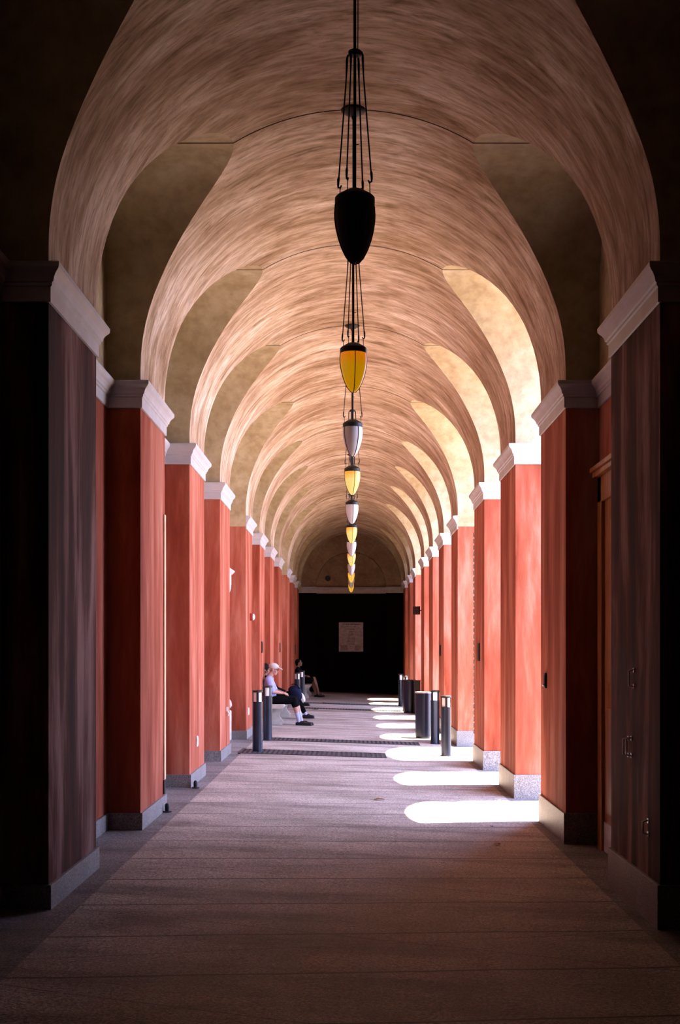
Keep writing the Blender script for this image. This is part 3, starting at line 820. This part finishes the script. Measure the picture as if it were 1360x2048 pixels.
# ------------------------------------------------------------------ people
def remesh(o, v, sm=6):
    m = o.modifiers.new('remesh', 'REMESH'); m.mode = 'VOXEL'; m.voxel_size = v; m.use_smooth_shade = True
    m2 = o.modifiers.new('smooth', 'SMOOTH'); m2.iterations = sm; m2.factor = .5
    return o
def limb(mb, pts, rads):
    pts = [Vector(p) for p in pts]
    for a, b_, ra_, rb_ in zip(pts, pts[1:], rads, rads[1:]):
        mb.tube([a, a.lerp(b_, .5), b_], [ra_, (ra_+rb_)/2, rb_], 14)
    for p, r in zip(pts, rads): mb.ell(p, (r, r, r), None, 14, 9)
def hand(mb, w, d, up, side):
    """w wrist, d pointing direction of palm, up = back of hand, side=+1/-1 thumb side (along d x up)"""
    w = Vector(w); d = Vector(d).normalized(); up = Vector(up); up = (up-d*up.dot(d)).normalized(); lat = d.cross(up)*side
    rot = Matrix((d, lat, up)).transposed()
    mb.ell(w+d*.05, (.055, .042, .018), rot); mb.tube([w, w+d*.03], [.024, .024], 12)
    for k, (off, ln) in enumerate(((.030, .070), (.011, .080), (-.010, .074), (-.030, .058))):
        a = w+d*.085+lat*off; b_ = a+d*ln*.45-up*.006; c = b_+d*ln*.30-up*.020; e = c+d*ln*.08-up*.018
        limb(mb, [a-d*.02, b_, c, e], [.0105, .0098, .009, .008])
    a = w+d*.03+lat*.032; b_ = a+d*.028+lat*.022-up*.006; c = b_+d*.028+lat*.004-up*.012
    limb(mb, [a, b_, c], [.014, .011, .009])
def head(mb, c, pitch=0.0):
    c = Vector(c); rot = Matrix.Rotation(pitch, 3, 'Y')
    def q(x, y, z): return c+rot@Vector((x, y, z))
    mb.ell(q(-.008, 0, .03), (.098, .077, .092), rot); mb.ell(q(.022, 0, -.045), (.066, .058, .070), rot)
    mb.ell(q(.055, 0, -.092), (.028, .026, .022), rot)
    limb(mb, [q(.083, 0, .012), q(.104, 0, -.026)], [.010, .014]); mb.ell(q(.098, 0, -.028), (.014, .018, .010), rot)
    mb.ell(q(.080, 0, -.058), (.014, .024, .008), rot); mb.ell(q(.076, 0, -.070), (.014, .020, .008), rot)
    for s in (-1, 1):
        mb.ell(q(-.012, s*.079, -.012), (.020, .010, .032), rot); mb.ell(q(.078, s*.030, .030), (.014, .022, .008), rot)
        mb.ell(q(.052, s*.045, -.030), (.026, .020, .026), rot)
    return q, rot
def person(label, C, J, skin, V):
    """J: joints relative; builds the continuous body"""
    t = thing('person', label, 'person', C)
    mb = MB(); q, rot = head(mb, J['head'], J.get('pitch', 0))
    n = Vector(J['neck']); hd = Vector(J['head'])
    limb(mb, [n, hd+Vector((-.02, 0, -.05))], [.058, .052])
    ch, pv = Vector(J['chest']), Vector(J['pelvis'])
    tr = Matrix.Rotation(J.get('lean', 0), 3, 'Y')
    mb.ell(ch, (.115, .175, .17), tr); mb.ell(ch.lerp(pv, .5), (.125, .155, .17), tr); mb.ell(pv, (.135, .17, .12))
    for s in (-1, 1):
        k = 'r' if s < 0 else 'l'
        sh, el, wr = (Vector(J[a+k]) for a in ('sh', 'el', 'wr'))
        limb(mb, [n+Vector((0, s*.05, -.05)), sh, sh.lerp(el, .5), el, el.lerp(wr, .4), wr], [.06, .06, .05, .042, .040, .026])
        hand(mb, wr, J['hd'+k], J['hu'+k], J.get('thumb'+k, 1 if s < 0 else -1))
        hp = pv+Vector((0.02, s*.09, -.01)); kn, an = Vector(J['kn'+k]), Vector(J['an'+k])
        limb(mb, [hp, hp.lerp(kn, .5), kn, kn.lerp(an, .35), an.lerp(kn, .12), an], [.088, .078, .056, .056, .036, .038])
        ft = Vector(J['ft'+k]); limb(mb, [an+Vector((-.02, 0, -.03)), an.lerp(ft, .5)+Vector((0, 0, -.01)), ft], [.036, .036, .028])
    o = remesh(mb.build('body', M[skin], t), V, 3)
    return t, q, rot
def garment(t, mb, name, m, v=.008, sm=5): return remesh(mb.build(name, M[m], t), v, sm)
def shoe(t, an, ft, m='shoe'):
    an, ft = Vector(an), Vector(ft); d = (ft-an); d.z = d.z; dn = d.normalized()
    mb = MB(); heel = an+Vector((-.035, 0, -.045))
    limb(mb, [heel, an.lerp(ft, .5)+Vector((0, 0, -.018)), ft+dn*.02], [.045, .046, .040])
    limb(mb, [an+Vector((0, 0, -.03)), an.lerp(ft, .45)], [.047, .042])
    s = garment(t, mb, 'shoe', m, .009, 3)
    mb = MB(); sz = Vector((0, 0, -.040))
    dn = (ft-heel).normalized(); up = Vector((0, 0, 1)) - dn*dn.z; up.normalize()
    a0, a1 = heel-up*.034, ft+dn*.03-up*.034
    rot = Matrix((dn, Vector((0, 1, 0)), up)).transposed()
    mb.ell(a0.lerp(a1, .5), ((a1-a0).length/2+.045, .045, .012), rot, 20, 8)
    mb.build('sole', M['rubber'], s, True)

# --- man with the white cap
ZA = .00572
C = Vector((px(540, 1400, ZA).x, ZA*K, fz(-.9*U)))
def ja(x, y, dy=0): 
    v = px(x, y, ZA)-C; v.y += dy; return v
J = dict(head=ja(547.5, 1339), neck=ja(539, 1352), chest=ja(537.5, 1369), pelvis=ja(541.5, 1400), pitch=.22, lean=-.05,
         shr=ja(538, 1359, -.17), elr=ja(546, 1382, -.20), wrr=ja(564, 1386, -.09), hdr=(.8, .55, -.15), hur=(0, -.2, 1), 
         shl=ja(538.5, 1359, .17), ell=ja(549, 1382, .20), wrl=ja(565, 1385, .07), hdl=(.75, -.6, -.15), hul=(0, .2, 1),
         knr=ja(588, 1400, -.09), anr=ja(598.5, 1443, -.07), ftr=ja(619, 1448.5, -.08),
         knl=ja(590, 1399, .10), anl=ja(603, 1443, .09), ftl=ja(622, 1448.5, .10))
tA, q, rot = person('person in a white cap and lavender shirt sitting on the bench with hands in lap', tuple(C), J, 'skin', .0055)
mb = MB(); tr = Matrix.Rotation(-.05, 3, 'Y')
mb.ell(J['chest'], (.130, .190, .175), tr); mb.ell(J['chest'].lerp(J['pelvis'], .55), (.142, .172, .18), tr); mb.ell(J['pelvis']+Vector((0, 0, .03)), (.145, .178, .08))
for k, s in (('r', -1), ('l', 1)):
    sh, el = J['sh'+k], J['el'+k]
    limb(mb, [J['neck']+Vector((-.005, s*.05, -.05)), sh, sh.lerp(el, .5), sh.lerp(el, .93)], [.068, .073, .070, .066])
shirt = garment(tA, mb, 'shirt', 'lav', .009)
mb = MB(); n = J['neck']
limb(mb, [n+Vector((.045, -.055, -.02)), n+Vector((.075, -.015, -.055))], [.014, .012]); limb(mb, [n+Vector((.045, .055, -.02)), n+Vector((.075, .015, -.055))], [.014, .012])
limb(mb, [n+Vector((-.05, -.04, .015)), n+Vector((-.055, .04, .015)), n+Vector((.045, .055, -.02))], [.014]*3); limb(mb, [n+Vector((-.05, -.04, .015)), n+Vector((.045, -.055, -.02))], [.014, .014])
mb2 = mb.build('collar', M['lav'], shirt, True)
mb = MB()
mb.ell(J['pelvis'], (.145, .185, .11))
for k, s in (('r', -1), ('l', 1)):
    hp = J['pelvis']+Vector((.02, s*.09, -.01)); kn = J['kn'+k]
    limb(mb, [hp, hp.lerp(kn, .5), kn, kn.lerp(J['an'+k], .22)], [.104, .097, .078, .074])
garment(tA, mb, 'shorts', 'black', .009)
for k in 'rl':
    kn, an = J['kn'+k], J['an'+k]
    mb = MB(); limb(mb, [kn.lerp(an, .25), kn.lerp(an, .5), kn.lerp(an, .85), an+Vector((0, 0, -.02))], [.052, .050, .040, .040])
    garment(tA, mb, 'sock', 'sock', .008)
    shoe(tA, an, J['ft'+k])
mb = MB()
mb.ell(q(-.012, 0, .062), (.110, .088, .078), rot); cap = garment(tA, mb, 'cap', 'cap', .006, 3)
mb = MB(); mb.ell(q(.115, 0, .055), (.075, .075, .010), Matrix.Rotation(.42, 3, 'Y')); mb.build('brim', M['cap'], cap, True)
mb = MB(); limb(mb, [q(-.10, 0, -.005), q(-.085, .05, -.01), q(-.085, -.05, -.01)], [.020]*3); garment(tA, mb, 'hair', 'greyhair', .006)
mb = MB()
for s in (-1, 1):
    cpos = q(.098, s*.034, .012)
    mb.ell(cpos, (.005, .026, .018), rot); mb.tube([q(.095, s*.058, .014), q(.0, s*.085, .008)], .0035, 6)
mb.tube([q(.103, -.012, .014), q(.103, .012, .014)], .003, 6)
mb.build('glasses', M['iron'], tA, True)

# --- person in black beside him
ZB = .00618
C = Vector((px(548, 1400, ZB).x, ZB*K, fz(-.9*U)))
def jb(x, y, dy=0):
    v = px(x, y, ZB)-C; v.y += dy; return v
J = dict(head=jb(531.5, 1339), neck=jb(531.5, 1352), chest=jb(536, 1367), pelvis=jb(545, 1394), pitch=.05, lean=-.15,
         shr=jb(536, 1357, -.17), elr=jb(552, 1378, -.19), wrr=jb(570, 1384, -.08), hdr=(.9, .3, -.1), hur=(0, -.2, 1),
         shl=jb(536, 1357, .17), ell=jb(552, 1378, .19), wrl=jb(571, 1384, .05), hdl=(.9, -.3, -.1), hul=(0, .2, 1),
         knr=jb(594, 1386, -.03), anr=jb(599, 1404, .06), ftr=jb(615, 1408.5, .02),
         knl=jb(592, 1394, .06), anl=jb(611, 1429.5, .05), ftl=jb(624, 1433.5, .04))
tB, q, rot = person('person dressed in black with crossed legs, mostly hidden behind the person in the white cap', tuple(C), J, 'skin2', .0065)
mb = MB(); tr = Matrix.Rotation(-.15, 3, 'Y')
mb.ell(J['chest'], (.130, .190, .175), tr); mb.ell(J['chest'].lerp(J['pelvis'], .55), (.140, .172, .18), tr)
for k, s in (('r', -1), ('l', 1)):
    sh, el, wr = J['sh'+k], J['el'+k], J['wr'+k]
    limb(mb, [J['neck']+Vector((0, s*.05, -.05)), sh, el, el.lerp(wr, .9)], [.068, .070, .055, .040])
garment(tB, mb, 'jacket', 'black', .010)
mb = MB(); mb.ell(J['pelvis'], (.145, .185, .11))
for k, s in (('r', -1), ('l', 1)):
    hp = J['pelvis']+Vector((.02, s*.09, -.01)); kn, an = J['kn'+k], J['an'+k]
    limb(mb, [hp, hp.lerp(kn, .5), kn, kn.lerp(an, .5), an.lerp(kn, .18)], [.10, .092, .072, .066, .056])
garment(tB, mb, 'trousers', 'black', .010)
for k in 'rl':
    kn, an = J['kn'+k], J['an'+k]
    mb = MB(); limb(mb, [kn.lerp(an, .8), an+Vector((0.02, 0, -.015))], [.044, .042]); garment(tB, mb, 'sock', 'sock', .008)
    shoe(tB, an, J['ft'+k])
mb = MB(); mb.ell(q(-.028, 0, .045), (.115, .10, .105), rot); mb.ell(q(-.06, 0, -.05), (.075, .10, .12), rot); garment(tB, mb, 'hair', 'hair', .009)
mb = MB(); cb = jb(591, 1383, -.17)
bag = thing('backpack', 'navy blue bag leaning on the crossed knees beside the white cap wearer', 'bag', tuple(C+cb))
mb.ell((0, 0, 0), (.15, .10, .15), Matrix.Rotation(.7, 3, 'Y')); mb.ell((.05, 0, -.10), (.12, .085, .12)); mb.ell((-.03, -.03, .05), (.13, .08, .09))
garment(bag, mb, 'bag_body', 'navy', .010, 8)
mb = MB(); mb.tube([(-.08, -.06, .16), (-.03, -.10, .18), (.05, -.09, .15), (.10, -.07, .07)], .010); mb.build('strap', M['black'], bag, True)
ch = thing('sun_hat', 'white rounded hat hooked on the lower end of the navy bag', 'hat', tuple(C+jb(604.5, 1394, -.12)))
mb = MB(); mb.ell((0, 0, 0), (.060, .07, .125), Matrix.Rotation(-.45, 3, 'Y')); garment(ch, mb, 'crown', 'cap', .008, 3)
mb = MB(); mb.ell((-.035, 0, .0), (.014, .085, .150), Matrix.Rotation(-.45, 3, 'Y')); mb.build('hat_brim', M['cap'], ch, True)

# --- farthest person
ZC_ = .00905
C = Vector((px(601, 1365, ZC_).x, ZC_*K, fz(-.9*U)))
def jc(x, y, dy=0):
    v = px(x, y, ZC_)-C; v.y += dy; return v
J = dict(head=jc(598, 1326), neck=jc(596, 1334.5), chest=jc(597, 1345), pelvis=jc(602, 1364.5), pitch=-.18, lean=-.1,
         shr=jc(597, 1338, -.17), elr=jc(603, 1350, -.22), wrr=jc(611, 1351.5, -.12), hdr=(1, .15, 0), hur=(0, -.2, 1),
         shl=jc(597, 1338, .17), ell=jc(604, 1351, .2), wrl=jc(613, 1353, .06), hdl=(1, -.2, -.1), hul=(0, .2, 1),
         knr=jc(628.5, 1356.5, -.05), anr=jc(638, 1389.5, .0), ftr=jc(646, 1391.5, .0),
         knl=jc(625, 1363, .10), anl=jc(632, 1390, .14), ftl=jc(640, 1391.8, .15))
tC, q, rot = person('person in black shorts and dark shirt, bare knees, on the farthest bench', tuple(C), J, 'skin2', .0065)
mb = MB(); tr = Matrix.Rotation(-.1, 3, 'Y')
mb.ell(J['chest'], (.130, .190, .175), tr); mb.ell(J['chest'].lerp(J['pelvis'], .55), (.140, .172, .18), tr)
for k, s in (('r', -1), ('l', 1)):
    sh, el = J['sh'+k], J['el'+k]
    limb(mb, [J['neck']+Vector((0, s*.05, -.05)), sh, el], [.068, .072, .062])
garment(tC, mb, 'shirt', 'navy', .011)
mb = MB(); mb.ell(J['pelvis'], (.145, .185, .11))
for k, s in (('r', -1), ('l', 1)):
    hp = J['pelvis']+Vector((.02, s*.09, -.01)); kn = J['kn'+k]
    limb(mb, [hp, hp.lerp(kn, .5), hp.lerp(kn, .82)], [.10, .095, .082])
garment(tC, mb, 'shorts', 'black', .011)
for k in 'rl': shoe(tC, J['an'+k], J['ft'+k])
mb = MB(); mb.ell(q(-.030, 0, .045), (.104, .090, .095), rot); mb.ell(q(-.07, 0, -.02), (.055, .075, .08), rot); garment(tC, mb, 'hair', 'hair', .009)

# ------------------------------------------------------------------ door stops, leaves and debris
def on_floor(x, y):
    Z = .893/(y-1298)
    for _ in range(6):
        X = (x-701)*Z; Z = (.893+.033*X)/(y-1298)
    return Vector((X*U, Z*K, fz(X*U)))
for (x, y, lab) in ((334, 1624, 'black dome door stop at the foot of the left pier with the guard strip'), (391, 1576, 'black door stop in front of the left pier with the low white outlet')):
    p = on_floor(x, y)
    t = thing('door_stop', lab, 'door stop', tuple(p), 0, 'black door stops on the floor at the left')
    MB().lathe([(.045, 0), (.045, .008), (.02, .012)], n=20).build('base', M['rubber'], t, True, ang=40)
    MB().lathe([(.020, .01), (.024, .05), (.020, .075), (.008, .087), (.001, .088)], n=18).build('bumper', M['rubber'], t, True, ang=50)
def leaf(x, y, sz, rz, lab, m='leaf'):
    p = on_floor(x, y); p.z += .008
    mb = MB(); bm = mb.bm; N = 9; L_, R_ = [], []; C_ = []
    for k in range(N+1):
        tt = k/N; wv = sz*.34*math.sin(PI*tt)**.7*(1-.25*tt); xx = (tt-.5)*sz; cz = .012*sz/.1*math.cos((tt-.5)*3)+.003
        C_.append(bm.verts.new((xx, 0, cz*.5))); L_.append(bm.verts.new((xx, wv, cz*.5+wv*.45*(.6+.4*math.sin(k*2))))); R_.append(bm.verts.new((xx, -wv, cz*.5+wv*.35)))
    for k in range(N):
        bm.faces.new((C_[k], C_[k+1], L_[k+1], L_[k])); bm.faces.new((R_[k], R_[k+1], C_[k+1], C_[k]))
    bmesh.ops.translate(bm, verts=bm.verts, vec=p)
    t = thing('dry_leaf', lab, 'leaf', tuple(p), 0)
    bmesh.ops.translate(bm, verts=bm.verts, vec=-p)
    bl = mb.build('blade', M[m], t, True); so = bl.modifiers.new('thick', 'SOLIDIFY'); so.thickness = .0015
    MB().tube([(-sz*.5, 0, .006), (-sz*.78, .01, .004)], .0018, 6).build('stalk', M[m], t, True)
    t.rotation_euler = (0, 0, rz)
leaf(759, 1601, .13, .1, 'curled tan leaf on the walk left of the nearest sunlit patch')
leaf(647, 1406.5, .16, .3, 'small pale leaf on the walk by the far grate, right of the crossed shoe')
leaf(632, 1420, .15, -.2, 'dark leaf on the walk just right of the seated pair shoes', 'dark')
leaf(995, 1691, .07, .8, 'tiny dark leaf on the shaded walk at the lower right')
leaf(983, 1655, .05, 2.0, 'tiny dark leaf on the walk just below the nearest sunlit patch', 'dark')
leaf(999, 1602, .07, 1.2, 'small curled leaf on the far edge of the nearest sunlit patch')
